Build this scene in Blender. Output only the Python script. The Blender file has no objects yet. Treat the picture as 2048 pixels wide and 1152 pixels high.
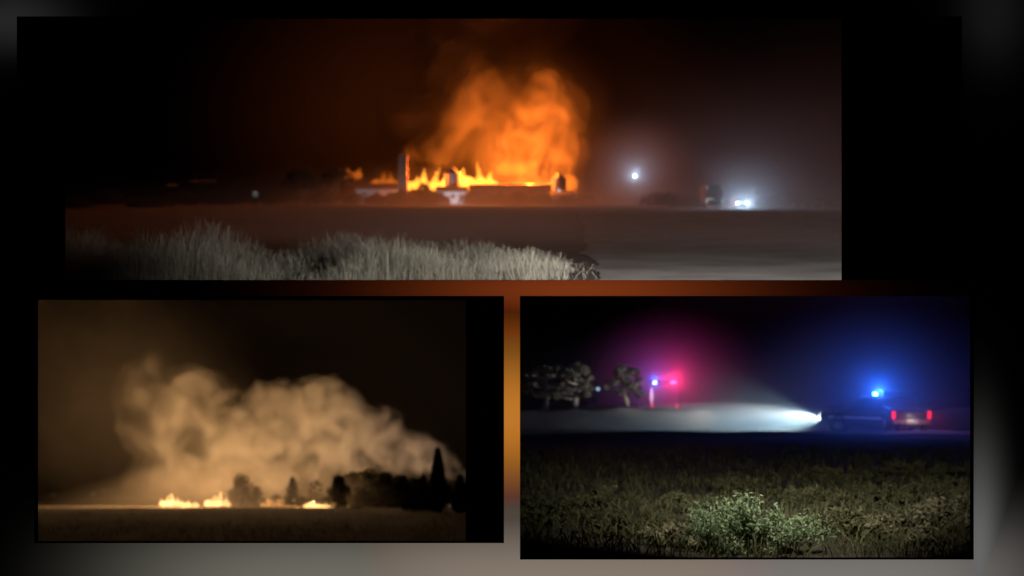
import bpy, bmesh, math, random
import numpy as np
from mathutils import Vector, Matrix, noise as mnoise

random.seed(7)
RNG = np.random.default_rng(7)
SC = bpy.context.scene
COL = SC.collection

# ------------------------------------------------------------------ camera
FPX = 2400.0                     # focal length in photograph pixels (photograph is 2048 wide)
cam_data = bpy.data.cameras.new('camera')
cam_data.sensor_width = 36.0
cam_data.lens = 36.0 * FPX / 2048.0
cam_data.clip_start = 0.1
cam_data.clip_end = 5000.0
cam_data.dof.use_dof = True
cam_data.dof.focus_distance = 10.6
cam_data.dof.aperture_fstop = 1.1
cam = bpy.data.objects.new('camera', cam_data)
cam.location = (0, 0, 0)
cam.rotation_euler = (math.radians(90), 0, 0)
COL.objects.link(cam)
SC.camera = cam

# ------------------------------------------------------------------ world (night sky) and exposure
world = bpy.data.worlds.new('World')
SC.world = world
world.use_nodes = True
wn = world.node_tree
wn.nodes.clear()
sky = wn.nodes.new('ShaderNodeTexSky')
sky.sky_type = 'NISHITA'
sky.sun_disc = False
sky.sun_elevation = math.radians(-6)
sky.sun_rotation = math.radians(180)
bg = wn.nodes.new('ShaderNodeBackground')
bg.inputs['Strength'].default_value = 0.02
wo = wn.nodes.new('ShaderNodeOutputWorld')
wn.links.new(sky.outputs[0], bg.inputs[0])
wn.links.new(bg.outputs[0], wo.inputs[0])

vs = SC.view_settings
vs.view_transform = 'Standard'
vs.look = 'None'
vs.exposure = 0.0
vs.gamma = 1.0
vs.use_curve_mapping = False

SC.render.engine = 'CYCLES'
cy = SC.cycles
cy.use_denoising = True
cy.use_adaptive_sampling = True
cy.adaptive_threshold = 0.025
cy.adaptive_min_samples = 20
cy.max_bounces = 4
cy.diffuse_bounces = 2
cy.glossy_bounces = 2
cy.transmission_bounces = 3
cy.volume_bounces = 1
cy.transparent_max_bounces = 8
cy.sample_clamp_indirect = 3.0
cy.sample_clamp_direct = 0.0
cy.volume_step_rate = 1.0
cy.volume_max_steps = 96

# ------------------------------------------------------------------ lamps of the place
def point(name, loc, power, colour, radius=0.0):
    l = bpy.data.lights.new(name, 'POINT')
    l.energy = power; l.color = colour; l.shadow_soft_size = radius
    o = bpy.data.objects.new(name, l); o.location = loc
    COL.objects.link(o)
    return o

def spot(name, loc, target, power, colour, angle, blend=0.5, radius=0.0):
    l = bpy.data.lights.new(name, 'SPOT')
    l.energy = power; l.color = colour; l.shadow_soft_size = radius
    l.spot_size = math.radians(angle); l.spot_blend = blend
    o = bpy.data.objects.new(name, l); o.location = loc
    d = Vector(target) - Vector(loc)
    o.rotation_euler = d.to_track_quat('-Z', 'Y').to_euler()
    COL.objects.link(o)
    return o

# ------------------------------------------------------------------ positions: a place on the photograph and a distance give a point
def at(px, py, Y):
    return Vector(((px - 1024) / FPX * Y, Y, (576 - py) / FPX * Y))

def hsh(x, y, s=1.0):
    return mnoise.noise(Vector((x * s, y * s, 3.7)))

def z_farm(x, y):
    return 0.0733 * y - 1.27 + (0.10 * hsh(x, y, 0.09) + 0.035 * hsh(x, y, 0.5)) * min(1.0, (y - 17) / 6) + 0.9 * hsh(x, y, 0.021) * min(1.0, max(0.0, (y - 110) / 120))
def z_valley(x, y):
    return -0.1746 * y - 1.5 + 0.25 * hsh(x, y, 0.03) + 0.35 * hsh(x, y, 0.11) * min(1.0, max(0.0, (y - 100) / 60))
def z_road(x, y):
    z = -0.0933 * y - 1.6 + 0.05 * hsh(x, y, 0.4)
    # low earth bank along the near edge of the track
    b = math.exp(-((y - (54.0 + 0.10 * (x - 10))) / 1.3) ** 2)
    e = 62.3 + 0.5 * hsh(x, 7.0, 0.3)
    t = min(1.0, max(0.0, (y - e) / 1.1)); t = t * t * (3 - 2 * t)  # far bank shaped to catch the headlights as a bright band
    k = 1.0 if y < 68 else max(0.25, 1.0 - (y - 68) / 24)
    return z + 0.16 * b * (0.7 + 0.6 * hsh(x, y, 0.25)) + t * k * (1.05 + 0.22 * hsh(x, y, 0.6))
def on(fn, px, Y):
    x = (px - 1024) / FPX * Y
    return Vector((x, Y, fn(x, Y)))

# ------------------------------------------------------------------ materials
def new_mat(name):
    m = bpy.data.materials.new(name); m.use_nodes = True
    m.node_tree.nodes.clear()
    out = m.node_tree.nodes.new('ShaderNodeOutputMaterial')
    return m, m.node_tree, out

def solid(name, c1, c2=None, scale=6.0, rough=0.7, metal=0.0, bump=0.0, detail=4.0, spec=0.3):
    m, nt, out = new_mat(name)
    b = nt.nodes.new('ShaderNodeBsdfPrincipled')
    b.inputs['Roughness'].default_value = rough
    b.inputs['Metallic'].default_value = metal
    b.inputs['Specular IOR Level'].default_value = spec
    tc = nt.nodes.new('ShaderNodeTexCoord')
    n = nt.nodes.new('ShaderNodeTexNoise')
    n.inputs['Scale'].default_value = scale; n.inputs['Detail'].default_value = detail
    nt.links.new(tc.outputs['Object'], n.inputs['Vector'])
    r = nt.nodes.new('ShaderNodeValToRGB')
    c2 = c2 or tuple(min(1, v * 1.35) for v in c1)
    r.color_ramp.elements[0].position = 0.3; r.color_ramp.elements[0].color = (*c1, 1)
    r.color_ramp.elements[1].position = 0.72; r.color_ramp.elements[1].color = (*c2, 1)
    nt.links.new(n.outputs['Fac'], r.inputs[0])
    nt.links.new(r.outputs[0], b.inputs['Base Color'])
    if bump:
        bp = nt.nodes.new('ShaderNodeBump'); bp.inputs['Strength'].default_value = bump
        bp.inputs['Distance'].default_value = 0.05
        nt.links.new(n.outputs['Fac'], bp.inputs['Height'])
        nt.links.new(bp.outputs[0], b.inputs['Normal'])
    nt.links.new(b.outputs[0], out.inputs[0])
    return m

def glow(name, colour, strength):
    m, nt, out = new_mat(name)
    e = nt.nodes.new('ShaderNodeEmission')
    e.inputs[0].default_value = (*colour, 1); e.inputs[1].default_value = strength
    nt.links.new(e.outputs[0], out.inputs[0])
    return m

def glass(name, tint=(0.02, 0.025, 0.03)):
    m, nt, out = new_mat(name)
    b = nt.nodes.new('ShaderNodeBsdfPrincipled')
    b.inputs['Base Color'].default_value = (*tint, 1); b.inputs['Roughness'].default_value = 0.06
    b.inputs['Specular IOR Level'].default_value = 0.6
    nt.links.new(b.outputs[0], out.inputs[0])
    return m

def leafy(name, c1, c2):
    m, nt, out = new_mat(name)
    d = nt.nodes.new('ShaderNodeBsdfDiffuse'); t = nt.nodes.new('ShaderNodeBsdfTranslucent')
    mix = nt.nodes.new('ShaderNodeMixShader'); mix.inputs[0].default_value = 0.3
    g = nt.nodes.new('ShaderNodeNewGeometry'); r = nt.nodes.new('ShaderNodeValToRGB')
    r.color_ramp.elements[0].color = (*c1, 1); r.color_ramp.elements[1].color = (*c2, 1)
    nt.links.new(g.outputs['Random Per Island'], r.inputs[0])
    nt.links.new(r.outputs[0], d.inputs[0]); nt.links.new(r.outputs[0], t.inputs[0])
    nt.links.new(d.outputs[0], mix.inputs[1]); nt.links.new(t.outputs[0], mix.inputs[2])
    nt.links.new(mix.outputs[0], out.inputs[0])
    return m

def smoke_mat(name, colour, density, scale, contrast=(0.35, 0.65), floor=0.1, detail=3.0, aniso=0.2, dist=0.6, step=1.0):
    """cloudy scattering volume: noise makes billows and thin places"""
    m, nt, out = new_mat(name)
    v = nt.nodes.new('ShaderNodeVolumePrincipled')
    v.inputs['Color'].default_value = (*colour, 1)
    v.inputs['Anisotropy'].default_value = aniso
    tc = nt.nodes.new('ShaderNodeTexCoord')
    n = nt.nodes.new('ShaderNodeTexNoise')
    n.inputs['Scale'].default_value = scale; n.inputs['Detail'].default_value = detail
    n.inputs['Distortion'].default_value = dist
    nt.links.new(tc.outputs['Object'], n.inputs['Vector'])
    mr = nt.nodes.new('ShaderNodeMapRange'); mr.interpolation_type = 'SMOOTHSTEP'
    mr.inputs['From Min'].default_value = contrast[0]; mr.inputs['From Max'].default_value = contrast[1]
    mr.inputs['To Min'].default_value = density * floor; mr.inputs['To Max'].default_value = density
    nt.links.new(n.outputs['Fac'], mr.inputs['Value'])
    nt.links.new(mr.outputs[0], v.inputs['Density'])
    nt.links.new(v.outputs[0], out.inputs['Volume'])
    m.cycles.volume_step_rate = step
    return m

def even_volume(name, colour, density, aniso=0.0):
    m, nt, out = new_mat(name)
    v = nt.nodes.new('ShaderNodeVolumePrincipled')
    v.inputs['Color'].default_value = (*colour, 1)
    v.inputs['Density'].default_value = density
    v.inputs['Anisotropy'].default_value = aniso
    nt.links.new(v.outputs[0], out.inputs['Volume'])
    m.cycles.homogeneous_volume = True
    return m

def flame_mat(name, colour, strength):
    """burning gas: gives off light through its depth"""
    m, nt, out = new_mat(name)
    e = nt.nodes.new('ShaderNodeEmission')
    e.inputs[0].default_value = (*colour, 1)
    e.inputs[1].default_value = strength
    nt.links.new(e.outputs[0], out.inputs['Volume'])
    m.cycles.homogeneous_volume = True
    return m

M = {}
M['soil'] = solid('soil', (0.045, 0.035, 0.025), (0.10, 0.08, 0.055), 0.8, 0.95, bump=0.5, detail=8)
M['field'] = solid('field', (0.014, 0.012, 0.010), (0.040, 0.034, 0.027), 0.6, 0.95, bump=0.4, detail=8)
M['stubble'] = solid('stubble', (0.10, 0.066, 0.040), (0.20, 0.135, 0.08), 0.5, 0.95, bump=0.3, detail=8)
M['gravel'] = solid('gravel', (0.10, 0.092, 0.085), (0.27, 0.255, 0.24), 0.55, 0.9, bump=0.4, detail=10)
M['sand'] = solid('sand', (0.26, 0.20, 0.16), (0.40, 0.33, 0.27), 1.1, 0.92, bump=0.4, detail=9)
M['whitewash'] = solid('whitewash', (0.50, 0.50, 0.50), (0.68, 0.67, 0.66), 0.5, 0.8)
M['dark_tin'] = solid('dark_tin', (0.10, 0.085, 0.075), (0.17, 0.14, 0.12), 0.6, 0.55, 0.4)
M['bin_steel'] = solid('bin_steel', (0.30, 0.30, 0.31), (0.45, 0.45, 0.45), 0.8, 0.45, 0.7)
M['brick'] = solid('brick', (0.20, 0.10, 0.07), (0.30, 0.16, 0.11), 1.5, 0.9)
M['timber'] = solid('timber', (0.08, 0.055, 0.035), (0.14, 0.10, 0.07), 3, 0.85)
M['bark'] = solid('bark', (0.05, 0.04, 0.03), (0.12, 0.09, 0.065), 5, 0.95, bump=0.5)
M['pale_bark'] = solid('pale_bark', (0.24, 0.19, 0.14), (0.40, 0.33, 0.26), 5, 0.95, bump=0.5)
M['dark_leaf'] = leafy('dark_leaf', (0.022, 0.022, 0.014), (0.05, 0.045, 0.026))
M['olive_leaf'] = leafy('olive_leaf', (0.14, 0.12, 0.085), (0.34, 0.29, 0.21))
M['shrub_pale'] = leafy('shrub_pale', (0.12, 0.17, 0.085), (0.34, 0.40, 0.22))
M['shrub_brown'] = leafy('shrub_brown', (0.06, 0.065, 0.03), (0.17, 0.15, 0.075))
M['shrub_straw'] = leafy('shrub_straw', (0.14, 0.12, 0.07), (0.34, 0.30, 0.18))
M['straw'] = leafy('straw', (0.17, 0.16, 0.125), (0.42, 0.39, 0.32))
M['tyre'] = solid('tyre', (0.015, 0.015, 0.015), (0.03, 0.03, 0.03), 10, 0.9)
M['rim'] = solid('rim', (0.35, 0.35, 0.36), (0.5, 0.5, 0.5), 8, 0.35, 0.9)
M['white_paint'] = solid('white_paint', (0.62, 0.62, 0.63), (0.75, 0.75, 0.75), 2, 0.3, spec=0.5)
M['dark_paint'] = solid('dark_paint', (0.012, 0.013, 0.017), (0.022, 0.024, 0.030), 2, 0.38, 0.0, spec=0.35)
M['red_paint'] = solid('red_paint', (0.30, 0.03, 0.02), (0.42, 0.05, 0.03), 2, 0.3, spec=0.5)
M['black_plastic'] = solid('black_plastic', (0.015, 0.015, 0.015), (0.03, 0.03, 0.03), 6, 0.6)
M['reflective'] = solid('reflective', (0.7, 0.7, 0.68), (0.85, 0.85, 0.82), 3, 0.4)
M['galvanised'] = solid('galvanised', (0.40, 0.40, 0.40), (0.55, 0.55, 0.55), 4, 0.45, 0.6)
M['pane'] = glass('pane')
M['black_board'] = solid('black_board', (0.0012, 0.0012, 0.0013), (0.002, 0.002, 0.0021), 3, 0.95, spec=0.0)
M['lamp_white'] = glow('lamp_white', (0.80, 0.90, 1.0), 30)
M['lamp_head'] = glow('lamp_head', (0.85, 0.97, 1.0), 22)
M['lamp_small'] = glow('lamp_small', (0.75, 0.88, 1.0), 1.2)
M['lamp_dim'] = glow('lamp_dim', (0.80, 0.80, 0.78), 0.35)
M['marker_glow'] = glow('marker_glow', (0.9, 0.9, 0.85), 0.55)  # trailer marks emit, standing in for light reflected by their surface
M['faint_marker_glow'] = glow('faint_marker_glow', (0.8, 0.8, 0.78), 0.22)  # weaker emission for the upper trailer marks, which are no lamps
M['lamp_cyan'] = glow('lamp_cyan', (0.35, 0.7, 0.9), 1.2)
M['lamp_blue'] = glow('lamp_blue', (0.10, 0.30, 1.0), 22)
M['lamp_red'] = glow('lamp_red', (1.0, 0.03, 0.08), 14)
M['lamp_tail'] = glow('lamp_tail', (1.0, 0.015, 0.03), 1.5)
M['plate'] = glow('plate', (1.0, 0.62, 0.45), 0.40)  # plate emits its own glow, standing in for lamplight on it
M['ember'] = glow('ember', (1.0, 0.24, 0.04), 0.05)

# ------------------------------------------------------------------ mesh helpers
def link(name, me, m, parent=None):
    o = bpy.data.objects.new(name, me)
    if m: me.materials.append(M[m] if isinstance(m, str) else m)
    COL.objects.link(o)
    if parent: o.parent = parent
    return o

def obj(name, bm, m, parent=None, smooth=False):
    me = bpy.data.meshes.new(name)
    bmesh.ops.recalc_face_normals(bm, faces=bm.faces)
    bm.to_mesh(me); bm.free()
    if smooth:
        me.polygons.foreach_set('use_smooth', [True] * len(me.polygons))
    return link(name, me, m, parent)

def tag(o, label=None, cat=None, group=None, kind=None):
    if label: o['label'] = label
    if cat: o['category'] = cat
    if group: o['group'] = group
    if kind: o['kind'] = kind
    return o

def thing(name, label, cat, loc=(0, 0, 0), rz=0.0, group=None):
    o = bpy.data.objects.new(name, None)
    o.location = loc; o.rotation_euler = (0, 0, rz)
    o.empty_display_size = 0.2
    COL.objects.link(o)
    return tag(o, label, cat, group)

def box(bm, x0, x1, y0, y1, z0, z1, bev=0.0):
    b = bmesh.new()
    r = bmesh.ops.create_cube(b, size=1.0)
    bmesh.ops.scale(b, vec=(x1 - x0, y1 - y0, z1 - z0), verts=b.verts)
    bmesh.ops.translate(b, vec=((x0 + x1) / 2, (y0 + y1) / 2, (z0 + z1) / 2), verts=b.verts)
    if bev:
        bmesh.ops.bevel(b, geom=list(b.edges), offset=bev, segments=2, affect='EDGES', profile=0.5)
    me = bpy.data.meshes.new('tmp'); b.to_mesh(me); b.free()
    bm.from_mesh(me); bpy.data.meshes.remove(me)
    return bm

def bx(*a, **k):
    return box(bmesh.new(), *a, **k)

def lathe(bm, prof, seg=20, loc=(0, 0, 0), axis='Z'):
    rings = []
    for r, z in prof:
        ring = []
        for i in range(seg):
            a = 2 * math.pi * i / seg
            p = Vector((r * math.cos(a), r * math.sin(a), z))
            if axis == 'Y': p = Vector((p.x, p.z, p.y))
            if axis == 'X': p = Vector((p.z, p.x, p.y))
            ring.append(bm.verts.new(p + Vector(loc)))
        rings.append(ring)
    for a, b in zip(rings[:-1], rings[1:]):
        for i in range(seg):
            bm.faces.new((a[i], a[(i + 1) % seg], b[(i + 1) % seg], b[i]))
    bm.faces.new(rings[0]); bm.faces.new(rings[-1])
    return bm

def tube(bm, pts, radii, seg=7):
    rings = []
    for i, p in enumerate(pts):
        p = Vector(p)
        d = (Vector(pts[min(i + 1, len(pts) - 1)]) - Vector(pts[max(i - 1, 0)]))
        if d.length < 1e-6: d = Vector((0, 0, 1))
        q = d.normalized().to_track_quat('Z', 'Y')
        rings.append([bm.verts.new(p + q @ Vector((radii[i] * math.cos(2 * math.pi * k / seg), radii[i] * math.sin(2 * math.pi * k / seg), 0))) for k in range(seg)])
    for a, b in zip(rings[:-1], rings[1:]):
        for k in range(seg):
            bm.faces.new((a[k], a[(k + 1) % seg], b[(k + 1) % seg], b[k]))
    bm.faces.new(rings[0]); bm.faces.new(rings[-1])
    return bm

def prism(bm, prof, x0, x1):
    """polygon in (y, z) extruded along x"""
    a = [bm.verts.new((x0, y, z)) for y, z in prof]
    b = [bm.verts.new((x1, y, z)) for y, z in prof]
    n = len(prof)
    for i in range(n):
        bm.faces.new((a[i], a[(i + 1) % n], b[(i + 1) % n], b[i]))
    bm.faces.new(a); bm.faces.new(b[::-1])
    return bm

def np_mesh(name, V, F, smooth=False):
    me = bpy.data.meshes.new(name)
    V = np.asarray(V, dtype=np.float32); F = np.asarray(F, dtype=np.int32)
    n = F.shape[1]
    me.vertices.add(len(V)); me.vertices.foreach_set('co', V.ravel())
    me.loops.add(F.size); me.loops.foreach_set('vertex_index', F.ravel())
    me.polygons.add(len(F)); me.polygons.foreach_set('loop_start', np.arange(0, F.size, n, dtype=np.int32))
    me.update(calc_edges=True); me.validate()
    if smooth: me.polygons.foreach_set('use_smooth', [True] * len(me.polygons))
    return me

def terrain(name, fn, xs, ys, m, lift=0.0):
    V = [(x, y, fn(x, y) + lift) for y in ys for x in xs]
    nx = len(xs)
    F = [(j * nx + i, j * nx + i + 1, (j + 1) * nx + i + 1, (j + 1) * nx + i) for j in range(len(ys) - 1) for i in range(nx - 1)]
    o = link(name, np_mesh(name, V, F, True), m)
    return tag(o, kind='structure')

def geo(a, b, n):
    return [a * (b / a) ** (i / (n - 1)) for i in range(n)]

def leaves(centres, size, aspect=1.6, flat=0.0):
    """one small pointed leaf face per centre, random facing"""
    n = len(centres)
    u = RNG.normal(size=(n, 3)); u /= np.linalg.norm(u, axis=1)[:, None]
    w = RNG.normal(size=(n, 3)); w[:, 2] *= (1 - flat)
    w -= u * np.sum(u * w, axis=1)[:, None]; w /= np.linalg.norm(w, axis=1)[:, None]
    s = size * RNG.uniform(0.6, 1.4, n)[:, None]
    u = u * s * aspect * 0.5; w = w * s * 0.5
    V = np.stack([centres - u, centres + w * 0.9, centres + u, centres - w * 0.9], axis=1).reshape(-1, 3)
    F = np.arange(n * 4).reshape(n, 4)
    return V, F

def blob_points(n, c, r, shell=0.45):
    p = RNG.normal(size=(n, 3)); p /= np.linalg.norm(p, axis=1)[:, None]
    d = (shell + (1 - shell) * RNG.uniform(0, 1, n)) ** 0.6
    return np.asarray(c) + p * d[:, None] * np.asarray(r)

# ------------------------------------------------------------------ added wall framing the three collage places, glowing border sheet, unseen dividers
WY = 10.5
def wpx(px, py):
    p = at(px, py, WY); return p.x, p.z

def board_material():
    """blurred collage border: the sheet itself emits soft patches of colour on black"""
    m, nt, out = new_mat('glowing_border_print')
    tc = nt.nodes.new('ShaderNodeTexCoord')
    sep = nt.nodes.new('ShaderNodeSeparateXYZ')
    nt.links.new(tc.outputs['Object'], sep.inputs[0])
    def math_(op, a, b=None):
        n = nt.nodes.new('ShaderNodeMath'); n.operation = op
        for i, v in enumerate((a, b)):
            if v is None: continue
            if isinstance(v, (int, float)): n.inputs[i].default_value = v
            else: nt.links.new(v, n.inputs[i])
        return n.outputs[0]
    total = None
    # x, y (photograph), half-widths, colour as seen (sRGB 0-255), falloff power
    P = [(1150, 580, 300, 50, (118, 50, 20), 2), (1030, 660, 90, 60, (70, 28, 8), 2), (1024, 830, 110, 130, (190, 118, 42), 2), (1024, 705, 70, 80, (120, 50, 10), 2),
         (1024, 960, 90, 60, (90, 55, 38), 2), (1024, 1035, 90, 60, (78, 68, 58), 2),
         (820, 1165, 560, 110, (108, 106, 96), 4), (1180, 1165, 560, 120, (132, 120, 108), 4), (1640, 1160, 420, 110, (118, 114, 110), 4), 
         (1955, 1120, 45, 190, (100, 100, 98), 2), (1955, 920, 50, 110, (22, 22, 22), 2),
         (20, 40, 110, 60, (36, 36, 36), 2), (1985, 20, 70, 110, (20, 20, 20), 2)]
    def lin(c): return tuple(((v / 255 + 0.055) / 1.055) ** 2.4 if v > 10 else v / 255 / 12.92 for v in c)
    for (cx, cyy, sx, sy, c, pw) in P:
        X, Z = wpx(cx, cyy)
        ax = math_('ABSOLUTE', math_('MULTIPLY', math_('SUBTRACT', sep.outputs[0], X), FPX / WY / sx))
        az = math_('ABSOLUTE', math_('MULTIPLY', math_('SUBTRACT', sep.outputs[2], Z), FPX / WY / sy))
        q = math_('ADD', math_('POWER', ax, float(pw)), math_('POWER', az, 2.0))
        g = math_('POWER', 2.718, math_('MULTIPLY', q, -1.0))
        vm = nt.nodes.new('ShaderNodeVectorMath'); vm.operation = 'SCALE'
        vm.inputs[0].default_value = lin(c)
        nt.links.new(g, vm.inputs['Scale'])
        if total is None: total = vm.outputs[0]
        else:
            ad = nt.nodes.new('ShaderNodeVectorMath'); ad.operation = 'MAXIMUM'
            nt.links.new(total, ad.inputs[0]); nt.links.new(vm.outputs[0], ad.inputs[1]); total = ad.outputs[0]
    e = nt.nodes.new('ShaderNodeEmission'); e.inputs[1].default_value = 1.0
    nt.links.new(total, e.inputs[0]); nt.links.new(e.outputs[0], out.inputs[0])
    m.cycles.emission_sampling = 'NONE'
    return m

OPEN = [(32, 32, 1925, 560), (67, 592, 1008, 1087), (1040, 592, 1949, 1120)]
def sheet_with_openings(name, outer, holes, y0, y1, m):
    """a board cut as a grid of blocks round its openings, one mesh"""
    xs = sorted({outer[0], outer[2], *[h[0] for h in holes], *[h[2] for h in holes]})
    ys = sorted({outer[1], outer[3], *[h[1] for h in holes], *[h[3] for h in holes]})
    bm = bmesh.new(); vid = {}
    def v(ix, iy, k):
        if (ix, iy, k) not in vid:
            X, Z = wpx(xs[ix], ys[iy]); vid[(ix, iy, k)] = bm.verts.new((X, (y0, y1)[k], Z))
        return vid[(ix, iy, k)]
    solidc = {}
    for i in range(len(xs) - 1):
        for j in range(len(ys) - 1):
            cx, cyy = (xs[i] + xs[i + 1]) / 2, (ys[j] + ys[j + 1]) / 2
            solidc[(i, j)] = not any(h[0] < cx < h[2] and h[1] < cyy < h[3] for h in holes)
    for (i, j), s in solidc.items():
        if not s: continue
        for k in (0, 1): bm.faces.new([v(i, j, k), v(i + 1, j, k), v(i + 1, j + 1, k), v(i, j + 1, k)])
        for (di, dj, e) in ((-1, 0, ((i, j), (i, j + 1))), (1, 0, ((i + 1, j), (i + 1, j + 1))), (0, -1, ((i, j), (i + 1, j))), (0, 1, ((i, j + 1), (i + 1, j + 1)))):
            if not solidc.get((i + di, j + dj), False):
                a, b = e; bm.faces.new([v(*a, 0), v(*b, 0), v(*b, 1), v(*a, 1)])
    return obj(name, bm, m)

wall = sheet_with_openings('collage_wall', (-1500, -1200, 3550, 2350), OPEN, WY + 0.02, WY + 0.10, 'black_board')
tag(wall, kind='structure')
sheet = sheet_with_openings('glowing_border', (-300, -260, 2350, 1420), OPEN, WY, WY + 0.017, board_material())
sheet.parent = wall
mat1 = sheet_with_openings('side_bar_mat', (20, 20, 1937, 568), [(120, 20, 1691, 568)], WY + 0.105, WY + 0.125, 'black_board'); mat1.parent = wall  # added mats make the black side bars of the collage
mat2 = sheet_with_openings('side_bar_mat', (60, 586, 1014, 1093), [(60, 600, 931, 1093)], WY + 0.105, WY + 0.125, 'black_board'); mat2.parent = wall
# added unseen black dividers keeping the light and view of the three places apart
o = obj('unseen_slab', bx(-40, 40, WY + 0.14, 17.9, -0.03, 0.03), 'black_board'); tag(o, kind='structure')
o = obj('unseen_divider', bx(-0.02, 0.02, WY + 0.14, 600, -140, -0.05), 'black_board'); tag(o, kind='structure')

# ------------------------------------------------------------------ grounds
farm_y = geo(17.75, 900, 90); farm_x = [-520 + 1040 * i / 140 for i in range(141)]
# finer sheet near, wide sheet far
def farm_ground():
    V, F = [], []
    n = 120
    for y in farm_y:
        half = 14 + y * 0.95
        for i in range(n):
            x = -half + 2 * half * i / (n - 1); V.append((x, y, z_farm(x, y)))
    for j in range(len(farm_y) - 1):
        for i in range(n - 1):
            a = j * n + i; F.append((a, a + 1, a + n + 1, a + n))
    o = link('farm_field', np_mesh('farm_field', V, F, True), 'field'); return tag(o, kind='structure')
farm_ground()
terrain('valley_field', z_valley, [-400 + 399.9 * i / 80 for i in range(81)], geo(20, 900, 90), 'stubble')
terrain('roadside_field', z_road, [0.1 + 90 * (i / 150) ** 1.3 for i in range(151)], sorted(geo(11.0, 420, 150) + [61.8 + 0.09 * i for i in range(30)]), 'soil')

# gravel yard road, right foreground of the farm place
def strip(name, fn, left, right, ys, m, lift=0.02, n=14):
    V, F = [], []
    for y in ys:
        a, b = left(y), right(y)
        for i in range(n + 1):
            t = i / n; x = a + (b - a) * t
            V.append((x, y, fn(x, y) + lift * math.sin(math.pi * min(max(t, .04), .96)) ** .4))
    for j in range(len(ys) - 1):
        for i in range(n):
            k = j * (n + 1) + i; F.append((k, k + 1, k + n + 2, k + n + 1))
    return tag(link(name, np_mesh(name, V, F, True), m), kind='structure')
strip('gravel_road', z_farm, lambda y: 1.2 + 0.055 * (y - 18) + 0.35 * hsh(y, 1, 0.5) + 0.15 * hsh(y, 4, 1.9), lambda y: 24 + (y - 18) * 1.1, geo(17.8, 120, 70), 'gravel', 0.03, 40)
strip('sandy_track', z_road, lambda x: 0.12, lambda x: 50, sorted(geo(53.2, 61.9, 26) + [62.0 + 0.08 * i for i in range(34)]), 'sand', 0.06, 220)

# ------------------------------------------------------------------ smoke and flames
def hull(name, spheres, m, voxel, disp=0.35, dscale=1.0, fn=None):
    bm = bmesh.new()
    for c, r in spheres:
        q = Matrix.Translation(Vector(c)) @ Matrix.Diagonal((r[0], r[1], r[2], 1))
        bmesh.ops.create_icosphere(bm, subdivisions=3, radius=1.0, matrix=q)
    me = bpy.data.meshes.new(name + '_raw'); bm.to_mesh(me); bm.free()
    o = bpy.data.objects.new(name, me); COL.objects.link(o)
    md = o.modifiers.new('r', 'REMESH'); md.mode = 'VOXEL'; md.voxel_size = voxel
    sm = o.modifiers.new('s', 'SMOOTH'); sm.iterations = 4; sm.factor = 0.5
    dg = bpy.context.evaluated_depsgraph_get()
    me2 = bpy.data.meshes.new_from_object(o.evaluated_get(dg))
    o.modifiers.clear(); o.data = me2; me2.name = name; bpy.data.meshes.remove(me)
    n = len(me2.vertices)
    co = np.empty(n * 3, np.float32); me2.vertices.foreach_get('co', co); co = co.reshape(-1, 3)
    no = np.empty(n * 3, np.float32); me2.vertices.foreach_get('normal', no); no = no.reshape(-1, 3)
    if disp:
        d = np.array([mnoise.fractal(Vector(p) * dscale, 0.8, 2.1, 3) for p in co], np.float32)
        co += no * (d * disp)[:, None]
        me2.vertices.foreach_set('co', co.ravel()); me2.update()
    me2.polygons.foreach_set('use_smooth', [True] * len(me2.polygons))
    me2.materials.clear(); me2.materials.append(m)
    return o

def px_spheres(L, Y, squash=1.0):
    out = []
    for t in L:
        px, py, r = t[:3]; dy = t[3] if len(t) > 3 else 0.0
        R = r / FPX * (Y + dy)
        out.append((at(px, py, Y + dy), (R, R * squash, R)))
    return out

def mist_ball(name, label, cat, px, py, Y, rx, ry, rz, density, colour=(0.86, 0.87, 0.9), aniso=0.35, power=1.6):
    """cloud of thin smoke or dust, some added to imitate lamp bloom, thickest at its middle and fading to nothing at its rim"""
    bm = bmesh.new(); bmesh.ops.create_icosphere(bm, subdivisions=4, radius=1.0)
    m, nt, out = new_mat(name)
    tc = nt.nodes.new('ShaderNodeTexCoord'); g = nt.nodes.new('ShaderNodeTexGradient'); g.gradient_type = 'SPHERICAL'
    p = nt.nodes.new('ShaderNodeMath'); p.operation = 'POWER'; p.inputs[1].default_value = power
    k = nt.nodes.new('ShaderNodeMath'); k.operation = 'MULTIPLY'; k.inputs[1].default_value = density
    v = nt.nodes.new('ShaderNodeVolumePrincipled')
    v.inputs['Color'].default_value = (*colour, 1); v.inputs['Anisotropy'].default_value = aniso
    nt.links.new(tc.outputs['Object'], g.inputs[0]); nt.links.new(g.outputs['Fac'], p.inputs[0])
    nt.links.new(p.outputs[0], k.inputs[0]); nt.links.new(k.outputs[0], v.inputs['Density'])
    nt.links.new(v.outputs[0], out.inputs['Volume'])
    o = obj(name, bm, m, None, True)
    o.location = at(px, py, Y)
    o.scale = (rx / FPX * Y, ry, rz / FPX * Y)
    return tag(o, label, cat, kind='stuff')

def smoke_body(label, L, Y, squash, colour, density, scale, contrast, floor, voxel, disp, dscale, grow=(1.2, 0.92, 0.66), split=(0.22, 0.4, 0.6)):
    """soft edged smoke: a thin outer mantle with denser billows inside it"""
    root = None
    for nm, k, d in zip(('smoke', 'inner_billows', 'dense_core'), grow, split):
        LL = [(t[0], t[1], t[2] * k) + tuple(t[3:]) for t in L]
        m = smoke_mat('%s_%d' % (nm, int(density * 1e4)), colour, density * d, scale, contrast, floor)
        o = hull(nm, px_spheres(LL, Y, squash), m, voxel, disp, dscale)
        if root is None: root = tag(o, label, 'smoke', kind='stuff')
        else: o.parent = root
    return root

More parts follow.
